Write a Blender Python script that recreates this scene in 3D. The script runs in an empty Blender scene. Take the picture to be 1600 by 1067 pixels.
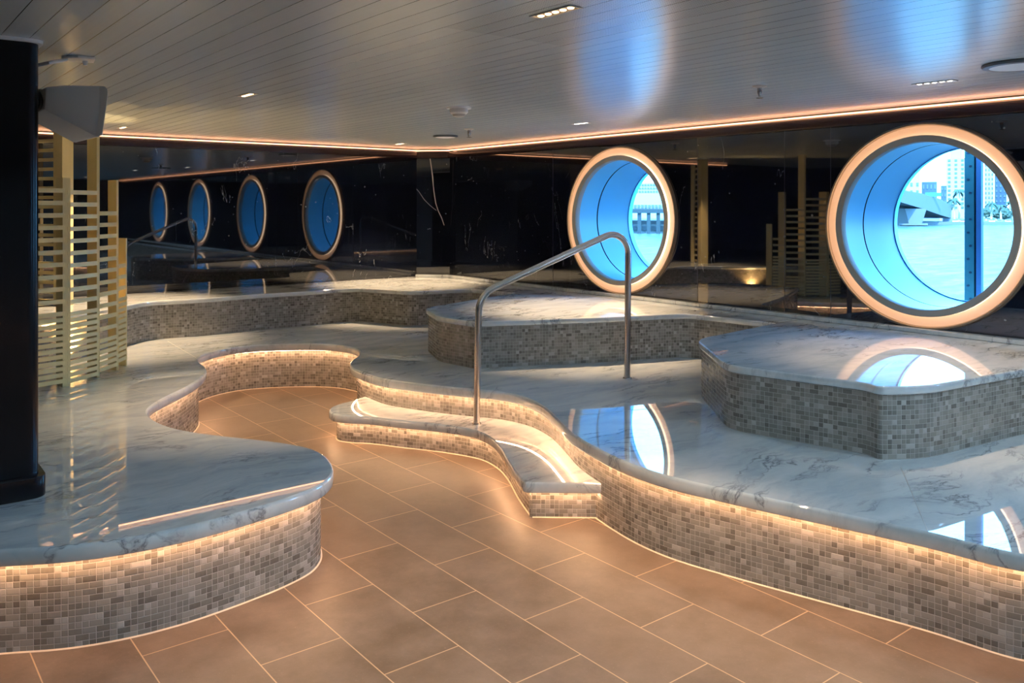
import bpy, bmesh, math, random
from mathutils import Vector, Matrix
from mathutils.geometry import tessellate_polygon
random.seed(7)
C = bpy.context.scene.collection
S = bpy.context.scene
R_ = math.radians

# ------------------------------------------------------------------ camera
F = 1312.0; PX = 760.0; PY = 322.0; EYE = 1.55
FW = (0.6067, 0.7950); RT = (0.7950, -0.6067)
cam_d = bpy.data.cameras.new('camera'); cam = bpy.data.objects.new('camera', cam_d); C.objects.link(cam)
cam.location = (0, 0, EYE); cam.rotation_euler = (math.pi/2, 0, -math.atan2(FW[0], FW[1]))
cam_d.sensor_width = 36; cam_d.lens = F/1600*36
cam_d.shift_x = (800-PX)/1600; cam_d.shift_y = -(533.5-PY)/1600
cam_d.clip_start = 0.05; cam_d.clip_end = 3000
S.camera = cam
# ------------------------------------------------------------------ world, sun, exposure
W = bpy.data.worlds.new('sky'); S.world = W; W.use_nodes = True
wn = W.node_tree.nodes; wl = W.node_tree.links
bg = wn['Background']
tc = wn.new('ShaderNodeTexCoord'); sx = wn.new('ShaderNodeSeparateXYZ'); wl.new(tc.outputs['Generated'], sx.inputs[0])
rp = wn.new('ShaderNodeValToRGB'); wl.new(sx.outputs['Z'], rp.inputs[0])
rp.color_ramp.elements[0].position = 0.0; rp.color_ramp.elements[0].color = (0.34, 0.62, 1.0, 1)
rp.color_ramp.elements[1].position = 0.6; rp.color_ramp.elements[1].color = (0.20, 0.48, 1.0, 1)
wl.new(rp.outputs[0], bg.inputs[0]); bg.inputs[1].default_value = 7.5
sun_d = bpy.data.lights.new('sun', 'SUN'); sun = bpy.data.objects.new('sun', sun_d); C.objects.link(sun)
sun_d.energy = 6.5; sun_d.angle = 0.01; sun_d.color = (1, 0.96, 0.9)
sun.rotation_euler = Vector((0.75, 0.35, -0.75)).to_track_quat('-Z', 'Y').to_euler()
S.view_settings.view_transform = 'Standard'; S.view_settings.look = 'None'
S.view_settings.gamma = 1; S.view_settings.use_curve_mapping = False
S.view_settings.exposure = 1.35
LED = 28.0          # strength of the warm strips
RING = .29         # glow put into the window ring channels for their LED-lit look
SPOT = 110.0         # watts of one ceiling downlight
WARM = (1.0, 0.53, 0.27)

# ------------------------------------------------------------------ geometry helpers
def CP(px, py, Y):                       # a point seen at (px, py) at depth Y
    X = (px-PX)/F*Y
    return Vector((RT[0]*X+FW[0]*Y, RT[1]*X+FW[1]*Y, EYE-(py-PY)/F*Y))
def UP(px, py, z):                       # a point seen at (px, py) at height z
    return CP(px, py, F*(EYE-z)/(py-PY))
def U2(lst, z): return [UP(a, b, z).to_2d() for a, b in lst]

def smooth(pts, n=8, alpha=0.5):         # centripetal catmull-rom
    P = [Vector(p) for p in pts]
    P = [P[0]*2-P[1]] + P + [P[-1]*2-P[-2]]
    out = []
    for i in range(1, len(P)-2):
        p0, p1, p2, p3 = P[i-1:i+3]
        t0 = 0; t1 = t0+(p1-p0).length**alpha; t2 = t1+(p2-p1).length**alpha; t3 = t2+(p3-p2).length**alpha
        for k in range(n):
            t = t1+(t2-t1)*k/n
            a1 = p0*((t1-t)/(t1-t0))+p1*((t-t0)/(t1-t0)); a2 = p1*((t2-t)/(t2-t1))+p2*((t-t1)/(t2-t1))
            a3 = p2*((t3-t)/(t3-t2))+p3*((t-t2)/(t3-t2))
            b1 = a1*((t2-t)/(t2-t0))+a2*((t-t0)/(t2-t0)); b2 = a2*((t3-t)/(t3-t1))+a3*((t-t1)/(t3-t1))
            out.append(b1*((t2-t)/(t2-t1))+b2*((t-t1)/(t2-t1)))
    out.append(P[-2].copy())
    return out
def relax(P, it=2):
    for _ in range(it):
        P = [P[0]]+[(P[i-1]+P[i]*2+P[i+1])/4 for i in range(1, len(P)-1)]+[P[-1]]
    return P
def resample(P, step):
    out = [P[0].copy()]; acc = 0
    for i in range(1, len(P)):
        a, b = P[i-1], P[i]; L = (b-a).length
        while acc+L >= step:
            t = (step-acc)/L; a = a+(b-a)*t; out.append(a.copy()); L = (b-a).length; acc = 0
        acc += L
    if (out[-1]-P[-1]).length > 1e-4: out.append(P[-1].copy())
    return out
def fillet(P, r, n=5):                   # round the corners of an open polyline
    out = [P[0].copy()]
    for i in range(1, len(P)-1):
        a, b, c = P[i-1], P[i], P[i+1]
        d = min(r, (a-b).length*.45, (c-b).length*.45)
        s = b+(a-b).normalized()*d; e = b+(c-b).normalized()*d
        for k in range(n+1):
            t = k/n; out.append(s*(1-t)**2+b*2*t*(1-t)+e*t*t)
    out.append(P[-1].copy())
    return out
def inset(P, d):                         # shift to the left of the direction of travel
    out = []
    for i in range(len(P)):
        a = P[max(i-1, 0)]; b = P[min(i+1, len(P)-1)]
        t = (b-a).normalized(); out.append(P[i]+Vector((-t.y, t.x))*d)
    return out
def arclen(P):
    s = [0]
    for i in range(1, len(P)): s.append(s[-1]+(P[i]-P[i-1]).length)
    return s

class MB:
    def __init__(s): s.v = []; s.f = []; s.uv = []
    def add(s, vs, fs, uv=None):
        o = len(s.v); s.v += [Vector(v) for v in vs]; s.f += [[i+o for i in f] for f in fs]
        s.uv += uv if uv else [None]*len(vs)
        return s
    def box(s, a, b, M=None):
        x0, y0, z0 = a; x1, y1, z1 = b
        vs = [Vector(p) for p in ((x0,y0,z0),(x1,y0,z0),(x1,y1,z0),(x0,y1,z0),(x0,y0,z1),(x1,y0,z1),(x1,y1,z1),(x0,y1,z1))]
        if M: vs = [M@v for v in vs]
        return s.add(vs, [(0,3,2,1),(4,5,6,7),(0,1,5,4),(1,2,6,5),(2,3,7,6),(3,0,4,7)])
    def prism(s, poly, z0, z1):          # ccw polygon extruded in z
        n = len(poly)
        s.add([(p[0], p[1], z0) for p in poly]+[(p[0], p[1], z1) for p in poly],
              [tuple(range(n))[::-1], tuple(range(n, 2*n))]+[(i, (i+1) % n, (i+1) % n+n, i+n) for i in range(n)])
        return s
    def ribbon(s, rows, uvs=None):       # rows of equal length, each a list of 3d points
        n = len(rows[0]); vs = [p for r in rows for p in r]; fs = []
        for j in range(len(rows)-1):
            for i in range(n-1):
                fs.append((j*n+i, j*n+i+1, (j+1)*n+i+1, (j+1)*n+i))
        s.add(vs, fs, [u for r in uvs for u in r] if uvs else None); return s
    def cyl(s, a, b, r0, r1=None, n=16, caps=True):
        r1 = r0 if r1 is None else r1
        a = Vector(a); b = Vector(b); d = (b-a).normalized(); q = d.to_track_quat('Z', 'Y')
        vs = []
        for c, r in ((a, r0), (b, r1)):
            for i in range(n):
                t = 2*math.pi*i/n; vs.append(c+q@Vector((r*math.cos(t), r*math.sin(t), 0)))
        fs = [(i, (i+1) % n, (i+1) % n+n, i+n) for i in range(n)]
        if caps: fs += [tuple(range(n))[::-1], tuple(range(n, 2*n))]
        return s.add(vs, fs)
    def lathe(s, prof, o, ax, n=64):     # prof = list of (radius, along axis)
        o = Vector(o); q = Vector(ax).to_track_quat('Z', 'Y'); vs = []; m = len(prof)
        for i in range(n):
            t = 2*math.pi*i/n
            for r, h in prof: vs.append(o+q@Vector((r*math.cos(t), r*math.sin(t), h)))
        fs = []
        for i in range(n):
            j = (i+1) % n
            for k in range(m-1): fs.append((i*m+k, j*m+k, j*m+k+1, i*m+k+1))
        return s.add(vs, fs)
    def tube(s, pts, r, n=16):
        pts = [Vector(p) for p in pts]; vs = []; m = len(pts); up = None
        for i, p in enumerate(pts):
            t = (pts[min(i+1, m-1)]-pts[max(i-1, 0)]).normalized()
            if up is None:
                up = t.orthogonal().normalized()
            up = (up-t*up.dot(t)).normalized(); w = t.cross(up)
            for k in range(n):
                a = 2*math.pi*k/n; vs.append(p+up*(r*math.cos(a))+w*(r*math.sin(a)))
        fs = [(i*n+k, i*n+(k+1) % n, (i+1)*n+(k+1) % n, (i+1)*n+k) for i in range(m-1) for k in range(n)]
        fs += [tuple(range(n))[::-1], tuple(range((m-1)*n, m*n))]
        return s.add(vs, fs)
    def build(s, name, mat, parent=None, smooth=False, bevel=0, merge=0, angle=40):
        org = parent_loc(parent)
        me = bpy.data.meshes.new(name)
        me.from_pydata([v-org for v in s.v], [], s.f)
        if any(u is not None for u in s.uv):
            ul = me.uv_layers.new(name='UVMap')
            for l in me.loops: ul.data[l.index].uv = s.uv[l.vertex_index] or (0, 0)
        if merge or bevel or smooth:
            bm = bmesh.new(); bm.from_mesh(me)
            if merge: bmesh.ops.remove_doubles(bm, verts=bm.verts, dist=merge)
            if bevel:
                bmesh.ops.recalc_face_normals(bm, faces=bm.faces)
                bmesh.ops.bevel(bm, geom=[e for e in bm.edges if len(e.link_faces) == 2 and e.calc_face_angle(0) > R_(35)], offset=bevel, segments=2, affect='EDGES', profile=.6)
            bm.to_mesh(me); bm.free()
        if smooth:
            me.shade_smooth()
            try: me.set_sharp_from_angle(angle=R_(angle))
            except Exception: pass
        o = bpy.data.objects.new(name, me); C.objects.link(o)
        me.materials.append(mat)
        if parent: o.parent = parent
        return o
_loc = {}
def parent_loc(p):
    v = Vector((0, 0, 0))
    while p is not None:
        v += p.location; p = p.parent
    return v
def tag(o, label=None, cat=None, group=None, kind=None):
    if label: o['label'] = label
    if cat: o['category'] = cat
    if group: o['group'] = group
    if kind: o['kind'] = kind
    return o
def thing(name, loc, label, cat, group=None, kind=None):
    o = bpy.data.objects.new(name, None); C.objects.link(o); o.location = loc; o.empty_display_size = .1
    return tag(o, label, cat, group, kind)
def copy_tree(o, parent=None):
    c = o.copy(); C.objects.link(c)
    if parent: c.parent = parent
    for ch in list(o.children): copy_tree(ch, c)
    return c

# ------------------------------------------------------------------ materials
class NT:
    def __init__(s, name):
        s.m = bpy.data.materials.new(name); s.m.use_nodes = True
        s.n = s.m.node_tree.nodes; s.l = s.m.node_tree.links; s.b = s.n['Principled BSDF']
        s.out = s.n['Material Output']
    def new(s, t, **kw):
        n = s.n.new('ShaderNode'+t)
        for k, v in kw.items(): setattr(n, k, v)
        return n
    def link(s, a, b): s.l.new(a, b)
    def put(s, sock, v):
        if hasattr(v, 'is_linked'): s.l.new(v, sock)
        else: sock.default_value = v
    def math(s, op, a, b=0.0, c=0.0):
        n = s.new('Math', operation=op)
        s.put(n.inputs[0], a); s.put(n.inputs[1], b); s.put(n.inputs[2], c)
        return n.outputs[0]
    def mix(s, f, a, b):
        n = s.new('Mix', data_type='RGBA'); s.put(n.inputs[0], f)
        s.put(n.inputs[6], a if hasattr(a, 'is_linked') else (*a, 1)); s.put(n.inputs[7], b if hasattr(b, 'is_linked') else (*b, 1))
        return n.outputs[2]
    def pos(s):
        return s.new('NewGeometry').outputs['Position']
    def noise(s, vec, scale, detail=4, rough=.5, dist=0):
        n = s.new('TexNoise'); s.put(n.inputs['Vector'], vec); n.inputs['Scale'].default_value = scale
        n.inputs['Detail'].default_value = detail; n.inputs['Roughness'].default_value = rough; n.inputs['Distortion'].default_value = dist
        return n
    def ramp(s, f, stops):
        n = s.new('ValToRGB'); s.link(f, n.inputs[0]); cr = n.color_ramp
        while len(cr.elements) < len(stops): cr.elements.new(.5)
        for e, (p, c) in zip(cr.elements, stops):
            e.position = p; e.color = (*c, 1) if len(c) == 3 else c
        return n.outputs[0]
    def bump(s, h, strength, dist=.01):
        n = s.new('Bump'); n.inputs['Strength'].default_value = strength; n.inputs['Distance'].default_value = dist
        s.link(h, n.inputs['Height']); s.link(n.outputs[0], s.b.inputs['Normal']); return n
    def set(s, **kw):
        for k, v in kw.items():
            k = k.replace('_', ' ')
            if isinstance(v, tuple) and len(v) == 3: v = (*v, 1)
            s.put(s.b.inputs[k], v)
        return s
def plain(name, col, rough=.5, metal=0, **kw):
    t = NT(name); t.set(Base_Color=col, Roughness=rough, Metallic=metal, **kw)
    n = t.noise(t.pos(), 35, 3); r = t.math('MULTIPLY_ADD', n.outputs[0], .12*rough+.01, rough-.03*rough)
    t.put(t.b.inputs['Roughness'], r); return t.m
def emis(name, col, st, alb=.8):
    t = NT(name); t.set(Base_Color=(alb, alb, alb), Emission_Color=col, Emission_Strength=st, Roughness=.4); return t.m

def m_marble():
    t = NT('white_marble'); p = t.pos()
    w = t.noise(p, 1.3, 5, .6); wv = t.new('VectorMath', operation='SCALE'); t.link(w.outputs['Color'], wv.inputs[0]); wv.inputs['Scale'].default_value = .45
    ad = t.new('VectorMath', operation='ADD'); t.link(p, ad.inputs[0]); t.link(wv.outputs[0], ad.inputs[1])
    mp = t.new('Mapping'); t.link(ad.outputs[0], mp.inputs[0]); mp.inputs['Rotation'].default_value = (0, 0, .9); mp.inputs['Scale'].default_value = (1, 4.2, 1)
    a = t.noise(mp.outputs[0], 1.1, 9, .62, .15)
    v1 = t.math('ABSOLUTE', t.math('SUBTRACT', a.outputs[0], .5))
    vein = t.ramp(v1, [(0, (.9, .9, .9)), (.007, (.4, .4, .4)), (.028, (0, 0, 0))])
    b = t.noise(p, 2.2, 4, .5); mask = t.ramp(b.outputs[0], [(.43, (0, 0, 0)), (.60, (1, 1, 1))])
    vm = t.math('MULTIPLY', vein, mask)
    c = t.noise(mp.outputs[0], 2.2, 7, .6, .3)
    base = t.ramp(c.outputs[0], [(.3, (.39, .46, .50)), (.5, (.51, .57, .60)), (.75, (.61, .65, .67))])
    t.set(Base_Color=t.mix(vm, base, (.13, .145, .17)), Roughness=.004, IOR=2.6)
    return t.m
def m_mosaic(name, s=.0225, tint=(1, 1, 1)):
    t = NT(name); uv = t.new('UVMap').outputs[0]
    sp = t.new('SeparateXYZ'); t.link(uv, sp.inputs[0]); u, v = sp.outputs[0], sp.outputs[1]
    us = t.math('DIVIDE', u, s); vs = t.math('DIVIDE', v, s)
    vr = t.math('FLOOR', vs)
    iu = t.math('FLOOR', us)
    # pairs of cells merge into one longer tile here and there
    pu = t.math('FLOOR', t.math('MULTIPLY', t.math('ADD', us, t.math('MODULO', vr, 2)), .5))
    def wn(a, b, z):
        c = t.new('CombineXYZ'); t.put(c.inputs[0], a); t.put(c.inputs[1], b); c.inputs[2].default_value = z
        n = t.new('TexWhiteNoise', noise_dimensions='3D'); t.link(c.outputs[0], n.inputs[0]); return n
    mg = t.math('GREATER_THAN', wn(pu, vr, 3.3).outputs['Value'], .58)
    id_ = t.math('ADD', t.math('MULTIPLY', iu, t.math('SUBTRACT', 1, mg)), t.math('MULTIPLY', t.math('MULTIPLY_ADD', pu, 2.0, .37), mg))
    r1 = wn(id_, vr, 1.7)
    fu = t.math('FRACT', us); fv = t.math('FRACT', vs)
    fp = t.math('FRACT', t.math('MULTIPLY', t.math('ADD', us, t.math('MODULO', vr, 2)), .5))
    eu1 = t.math('MINIMUM', fu, t.math('SUBTRACT', 1, fu))
    eu2 = t.math('MULTIPLY', t.math('MINIMUM', fp, t.math('SUBTRACT', 1, fp)), 2.0)
    eu = t.math('ADD', t.math('MULTIPLY', eu1, t.math('SUBTRACT', 1, mg)), t.math('MULTIPLY', eu2, mg))
    ev = t.math('MINIMUM', fv, t.math('SUBTRACT', 1, fv))
    e = t.math('MINIMUM', eu, ev)
    grout = t.math('LESS_THAN', e, .045)
    col = t.ramp(r1.outputs['Value'], [(0, (.085, .082, .072)), (.2, (.155, .150, .135)), (.6, (.215, .208, .19)), (.9, (.28, .272, .25)), (1, (.40, .39, .37))])
    n = t.noise(uv, 60, 5, .6); col2 = t.mix(t.math('MULTIPLY', n.outputs[0], .45), col, (.26, .24, .21))
    c3 = t.mix(grout, col2, (.33, .32, .30))
    # each tile sits at its own tiny tilt
    g = t.new('NewGeometry'); vm = t.new('VectorMath', operation='SUBTRACT'); t.link(r1.outputs['Color'], vm.inputs[0]); vm.inputs[1].default_value = (.5, .5, .5)
    sc = t.new('VectorMath', operation='SCALE'); t.link(vm.outputs[0], sc.inputs[0]); sc.inputs['Scale'].default_value = .11
    ad = t.new('VectorMath', operation='ADD'); t.link(g.outputs['Normal'], ad.inputs[0]); t.link(sc.outputs[0], ad.inputs[1])
    nm = t.new('VectorMath', operation='NORMALIZE'); t.link(ad.outputs[0], nm.inputs[0])
    bp = t.new('Bump'); bp.inputs['Strength'].default_value = .5; bp.inputs['Distance'].default_value = .002
    t.link(t.ramp(e, [(0, (0, 0, 0)), (.12, (1, 1, 1))]), bp.inputs['Height']); t.link(nm.outputs[0], bp.inputs['Normal'])
    t.link(bp.outputs[0], t.b.inputs['Normal'])
    t.set(Base_Color=c3, Roughness=t.math('MULTIPLY_ADD', grout, .5, .2), IOR=1.5)
    return t.m
def m_floor():
    t = NT('brown_stone_tiles'); p = t.pos(); sp = t.new('SeparateXYZ'); t.link(p, sp.inputs[0])
    cb = t.new('CombineXYZ'); t.link(t.math('SUBTRACT', sp.outputs[1], 2.4135-.605*20), cb.inputs[0]); t.link(t.math('SUBTRACT', sp.outputs[0], 1.114-.3025*20), cb.inputs[1])
    br = t.new('TexBrick'); t.link(cb.outputs[0], br.inputs['Vector']); br.inputs['Scale'].default_value = 1
    br.inputs['Brick Width'].default_value = .605; br.inputs['Row Height'].default_value = .3025; br.inputs['Mortar Size'].default_value = .0022
    br.inputs['Mortar Smooth'].default_value = .1; br.inputs['Bias'].default_value = 0
    br.inputs['Color1'].default_value = (.115, .080, .054, 1); br.inputs['Color2'].default_value = (.15, .104, .070, 1); br.inputs['Mortar'].default_value = (.52, .36, .22, 1)
    n = t.noise(p, 4.5, 10, .72); n2 = t.noise(p, 90, 4, .7)
    f = t.math('MULTIPLY', t.ramp(n.outputs[0], [(.38, (0, 0, 0)), (.66, (1, 1, 1))]), .8)
    tile = t.mix(f, br.outputs['Color'], (.22, .165, .125))
    spk = t.ramp(n2.outputs[0], [(.62, (0, 0, 0)), (.75, (1, 1, 1))])
    tile = t.mix(t.math('MULTIPLY', spk, .6), tile, (.36, .26, .19))
    t.set(Base_Color=t.mix(br.outputs['Fac'], tile, (.52, .36, .22)), Roughness=t.math('MULTIPLY_ADD', n.outputs[0], .3, .28))
    t.bump(n2.outputs[0], .12, .002); return t.m
def m_black():
    t = NT('black_marble'); p = t.pos()
    vo = t.new('TexVoronoi', feature='F1'); t.link(p, vo.inputs['Vector']); vo.inputs['Scale'].default_value = 11
    msk = t.noise(p, 1.7, 3); dn = t.noise(p, 60, 3)
    thr = t.math('MULTIPLY', t.ramp(msk.outputs[0], [(.36, (0, 0, 0)), (.66, (1, 1, 1))]), .095)
    dot = t.math('LESS_THAN', t.math('ADD', vo.outputs['Distance'], t.math('MULTIPLY', t.math('SUBTRACT', dn.outputs[0], .5), .12)), thr)
    mp = t.new('Mapping'); t.link(p, mp.inputs[0]); mp.inputs['Scale'].default_value = (1.6, 1.6, .5)
    a = t.noise(mp.outputs[0], 2.3, 5, .55, .8)
    ve = t.math('LESS_THAN', t.math('ABSOLUTE', t.math('SUBTRACT', a.outputs[0], .5)), .0022)
    m2 = t.noise(p, 2.6, 2); ve = t.math('MULTIPLY', ve, t.math('GREATER_THAN', m2.outputs[0], .60))
    k = t.math('MAXIMUM', t.math('MULTIPLY', dot, .6), t.math('MULTIPLY', ve, .75))
    t.set(Base_Color=t.mix(k, (.004, .006, .014), (.30, .32, .32)), Roughness=.02, IOR=2.1)
    return t.m
def m_ceiling():
    t = NT('grey_metal_planks'); p = t.pos(); sp = t.new('SeparateXYZ'); t.link(p, sp.inputs[0])
    q = t.math('DIVIDE', t.math('ADD', sp.outputs[0], 10-.483), .1)
    fr = t.math('FRACT', q); d = t.math('MINIMUM', fr, t.math('SUBTRACT', 1, fr))
    line = t.math('LESS_THAN', d, .016)
    idn = t.new('TexWhiteNoise', noise_dimensions='1D'); t.link(t.math('FLOOR', q), idn.inputs['W'])
    base = t.mix(idn.outputs[0], (.60, .72, .79), (.65, .76, .82))
    # perforated planks
    du = t.math('FRACT', t.math('MULTIPLY', sp.outputs[0], 120)); dv = t.math('FRACT', t.math('MULTIPLY', sp.outputs[1], 120))
    rr = t.math('ADD', t.math('POWER', t.math('SUBTRACT', du, .5), 2), t.math('POWER', t.math('SUBTRACT', dv, .5), 2))
    hole = t.math('LESS_THAN', rr, .06)
    band = t.math('MULTIPLY', t.math('MULTIPLY', t.math('GREATER_THAN', sp.outputs[0], 1.783), t.math('LESS_THAN', sp.outputs[0], 2.383)), t.math('LESS_THAN', sp.outputs[1], 2.6))
    hole = t.math('MULTIPLY', hole, band)
    k = t.math('MAXIMUM', line, t.math('MULTIPLY', hole, .6))
    wv = t.noise(p, 3, 3); mp = t.new('Mapping'); t.link(p, mp.inputs[0]); mp.inputs['Scale'].default_value = (60, 1.5, 1); st = t.noise(mp.outputs[0], 1, 3)
    t.set(Base_Color=t.mix(k, base, (.06, .06, .06)), Roughness=t.math('MULTIPLY_ADD', st.outputs[0], .10, .17), Metallic=.12, IOR=2.0)
    t.bump(t.math('ADD', t.math('MULTIPLY', st.outputs[0], .35), t.math('MULTIPLY', t.math('MINIMUM', d, .06), 10)), .25, .0012); return t.m
def m_glass():
    t = NT('blue_tinted_glass'); tr = t.new('BsdfTransparent'); tr.inputs[0].default_value = (.52, .88, 1.0, 1)
    gl = t.new('BsdfGlossy'); gl.inputs['Roughness'].default_value = .01
    fz = t.new('Fresnel'); fz.inputs[0].default_value = 1.35; mx = t.new('MixShader')
    t.link(fz.outputs[0], mx.inputs[0]); t.link(tr.outputs[0], mx.inputs[1]); t.link(gl.outputs[0], mx.inputs[2]); t.link(mx.outputs[0], t.out.inputs[0])
    return t.m
def m_water():
    t = NT('harbour_water'); p = t.pos(); mp = t.new('Mapping'); t.link(p, mp.inputs[0]); mp.inputs['Rotation'].default_value = (0, 0, .5); mp.inputs['Scale'].default_value = (.5, 1.6, 1)
    n = t.noise(mp.outputs[0], .30, 8, .72)
    t.set(Base_Color=t.ramp(n.outputs[0], [(.32, (.025, .05, .052)), (.5, (.055, .085, .083)), (.68, (.15, .17, .16))]), Roughness=.3, IOR=1.08); t.bump(n.outputs[0], .8, .35); return t.m
def m_foliage(name, c1, c2):
    t = NT(name); n = t.noise(t.pos(), 1.2, 4); t.set(Base_Color=t.mix(n.outputs[0], c1, c2), Roughness=.7); return t.m
def m_metal(name, col, rough):
    t = NT(name); p = t.pos(); mp = t.new('Mapping'); t.link(p, mp.inputs[0]); mp.inputs['Scale'].default_value = (8, 8, 300); n = t.noise(mp.outputs[0], 1, 2)
    t.set(Base_Color=col, Metallic=1.0, Roughness=t.math('MULTIPLY_ADD', n.outputs[0], .08, rough)); return t.m

MARB = m_marble(); MOS = m_mosaic('stone_mosaic'); FLO = m_floor(); BLK = m_black(); CEI = m_ceiling(); GLS = m_glass(); WAT = m_water()
LEDM = emis('warm_led', WARM, LED); COVE = emis('cove_led', (1, .42, .20), 2.0)
RINGM = emis('ring_channel_glow', (1, .45, .18), RING, .35); RINGB = emis('ring_led', (1, .7, .45), 1.2)
DNL = emis('downlight_led', (1, .62, .30), 4); DNLW = emis('downlight_cool_led', (1, .9, .78), 3)
STEEL = m_metal('brushed_steel', (.62, .60, .57), .2)
BRZ = plain('bronze_rim', (.33, .25, .18), .35, .7); GREYR = plain('grey_ring_paint', (.30, .30, .27), .5)
TUBE = plain('tube_daylight_blue', (.12, .44, .64), .35); DARK = plain('dark_gap', (.01, .015, .03), .6)  # window tubes are white; the daylight's blue is put into their colour
TRIM = plain('dark_cornice', (.035, .02, .022), .18); COL = plain('black_gloss_column', (.004, .004, .006), .2, 0, IOR=1.3)
GOLD = plain('champagne_gold', (.74, .63, .32), .42, .05)
SPK = plain('speaker_grey', (.80, .84, .88), .5); WHT = plain('white_plastic', (.72, .74, .75), .4); CABLE = plain('black_cable', (.01, .01, .01), .5)
FIX = plain('light_frame', (.45, .44, .42), .4, .4); SEAL = plain('pale_sealant', (.60, .50, .38), .6)
JOINT = plain('joint_filler', (.38, .38, .37), .4)
DKW = plain('dark_wall_paint', (.03, .028, .028), .4); CON = plain('concrete', (.09, .10, .105), .8); HULL = plain('white_hull_paint', (.7, .7, .7), .5)

# ------------------------------------------------------------------ room
XR, YF, ZC = 5.64, 8.38, 2.22      # window wall, far wall, ceiling
XL, YB = -2.4, -6.4
ZB, ZP = .72, .38                # bench top, platform top
def struct(mb, name, mat, label=None, cat=None, **kw):
    o = mb.build(name, mat, **kw); o['kind'] = 'structure'
    if label: o['label'] = label; o['category'] = cat
    return o
struct(MB().box((XL-.1, YB-.1, -.1), (XR+.8, YF+.1, 0)), 'floor', FLO, 'brown stone tile floor in staggered rectangles', 'floor')
struct(MB().box((XL-.1, YB-.1, ZC), (XR+.8, YF+.1, ZC+.12)), 'ceiling', CEI, 'grey metal plank ceiling reflecting the round windows', 'ceiling')
struct(MB().box((XL-.1, YF, 0), (XR+.8, YF+.1, ZC)), 'wall_far', BLK, 'polished black marble wall mirroring the windows, at the left', 'wall')
struct(MB().box((XL-.1, YB-.1, 0), (XL, YF, ZC)), 'wall_left', DKW, 'dark wall out of frame at the left', 'wall')
struct(MB().box((XL, YB-.1, 0), (XR+.8, YB, ZC)), 'wall_back', DKW, 'dark wall behind the camera', 'wall')
CH = [(5.36, YF), (XR, 8.10)]    # chamfered corner
struct(MB().prism([CH[0], CH[1], (XR, YF)], 0, ZC), 'wall_corner', BLK, 'narrow angled black marble corner panel with a white vein', 'wall')

WZ = 1.42
def wall_y(px):                  # where the ray through column px meets the window wall
    k = (px-PX)/F; Y = XR/(RT[0]*k+FW[0]); return RT[1]*k*Y+FW[1]*Y
inv = [8.27e-4, 5.94e-4, 3.61e-4]
WY = [wall_y(1/i-241) for i in inv]; step = WY[1]-WY[2]; WY.append(WY[2]-step)
def holed_wall(x0, hr, flip=False):
    mb = MB(); ys = [YB-.1]
    for wy in sorted(WY):
        ys += [wy-.8, wy+.8]
    ys.append(YF)
    for i in range(0, len(ys), 2):
        mb.add([(x0, ys[i], 0), (x0, ys[i+1], 0), (x0, ys[i+1], ZC), (x0, ys[i], ZC)], [(0, 1, 2, 3)])
    for wy in WY:
        n = 96; vs = []
        base = [math.atan2(z-WZ, y) for y, z in ((-.8, 0), (.8, 0), (.8, ZC), (-.8, ZC))]
        angs = sorted([2*math.pi*k/n-math.pi for k in range(n)]+base)
        for a in angs:
            c, s = math.cos(a), math.sin(a)
            tt = min((.8/abs(c)) if abs(c) > 1e-9 else 1e9, ((ZC-WZ)/s if s > 0 else WZ/-s) if abs(s) > 1e-9 else 1e9)
            vs += [(x0, wy+hr*c, WZ+hr*s), (x0, wy+tt*c, WZ+tt*s)]
        m = len(angs)
        mb.add(vs, [(2*i, 2*i+1, 2*((i+1) % m)+1, 2*((i+1) % m)) for i in range(m)])
    return mb
struct(holed_wall(XR, .62), 'wall_right', BLK, 'polished black marble wall with the round windows', 'wall')
struct(holed_wall(XR+.718, .556), 'wall_hull', HULL, 'outer hull plating behind the window wall', 'wall')

AX = (-1, 0, 0)                  # window axis, towards the room
SC = lambda L: [(a*1.04, b*1.04) for a, b in L]
def window(i, wy, label):
    w = thing('window_%d' % i, (XR, wy, WZ), label, 'window', kind='structure'); o = (XR, wy, WZ)
    MB().lathe(SC([(.634, -.01), (.634, .020), (.640, .030), (.650, .030), (.655, .018), (.655, -.002)]), o, AX, 96).build('outer_rim', BRZ, w, smooth=True)
    MB().lathe(SC([(.636, .012), (.606, .006), (.571, .004)]), o, AX, 96).build('glowing_channel', RINGM, w, smooth=True)  # pale channel lit by the LED line; that light is put in as glow
    MB().lathe(SC([(.572, .004), (.572, .03)]), o, AX, 96).build('led_line', RINGB, w, smooth=True)
    MB().lathe(SC([(.5725, .03), (.572, .036), (.568, .040), (.532, .034), (.529, .03), (.529, -.02)]), o, AX, 96).build('inner_rim', GREYR, w, smooth=True)
    MB().lathe(SC([(.530, .0), (.530, -.243)]), o, AX, 96).build('inner_tube', TUBE, w, smooth=True)
    MB().lathe(SC([(.530, -.243), (.556, -.243), (.556, -.258), (.530, -.258)]), o, AX, 96).build('tube_gap', DARK, w)
    MB().lathe(SC([(.530, -.258), (.530, -.67), (.524, -.672), (.524, -.684), (.530, -.686), (.530, -.73)]), o, AX, 96).build('outer_tube', TUBE, w, smooth=True)
    n = 64; MB().add([(XR+.705, wy+.547*math.cos(2*math.pi*k/n), WZ+.547*math.sin(2*math.pi*k/n)) for k in range(n)], [tuple(range(n))]).build('glass', GLS, w)
    return w
window(1, WY[1], 'large round window at right showing the bridge and towers')
window(2, WY[0], 'smaller-looking round window behind the handrail showing the pier')
window(3, WY[2], 'round window out of frame at right, seen mirrored in the far wall')
window(4, WY[3], 'round window nearest the camera, seen mirrored in the far wall')

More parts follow.
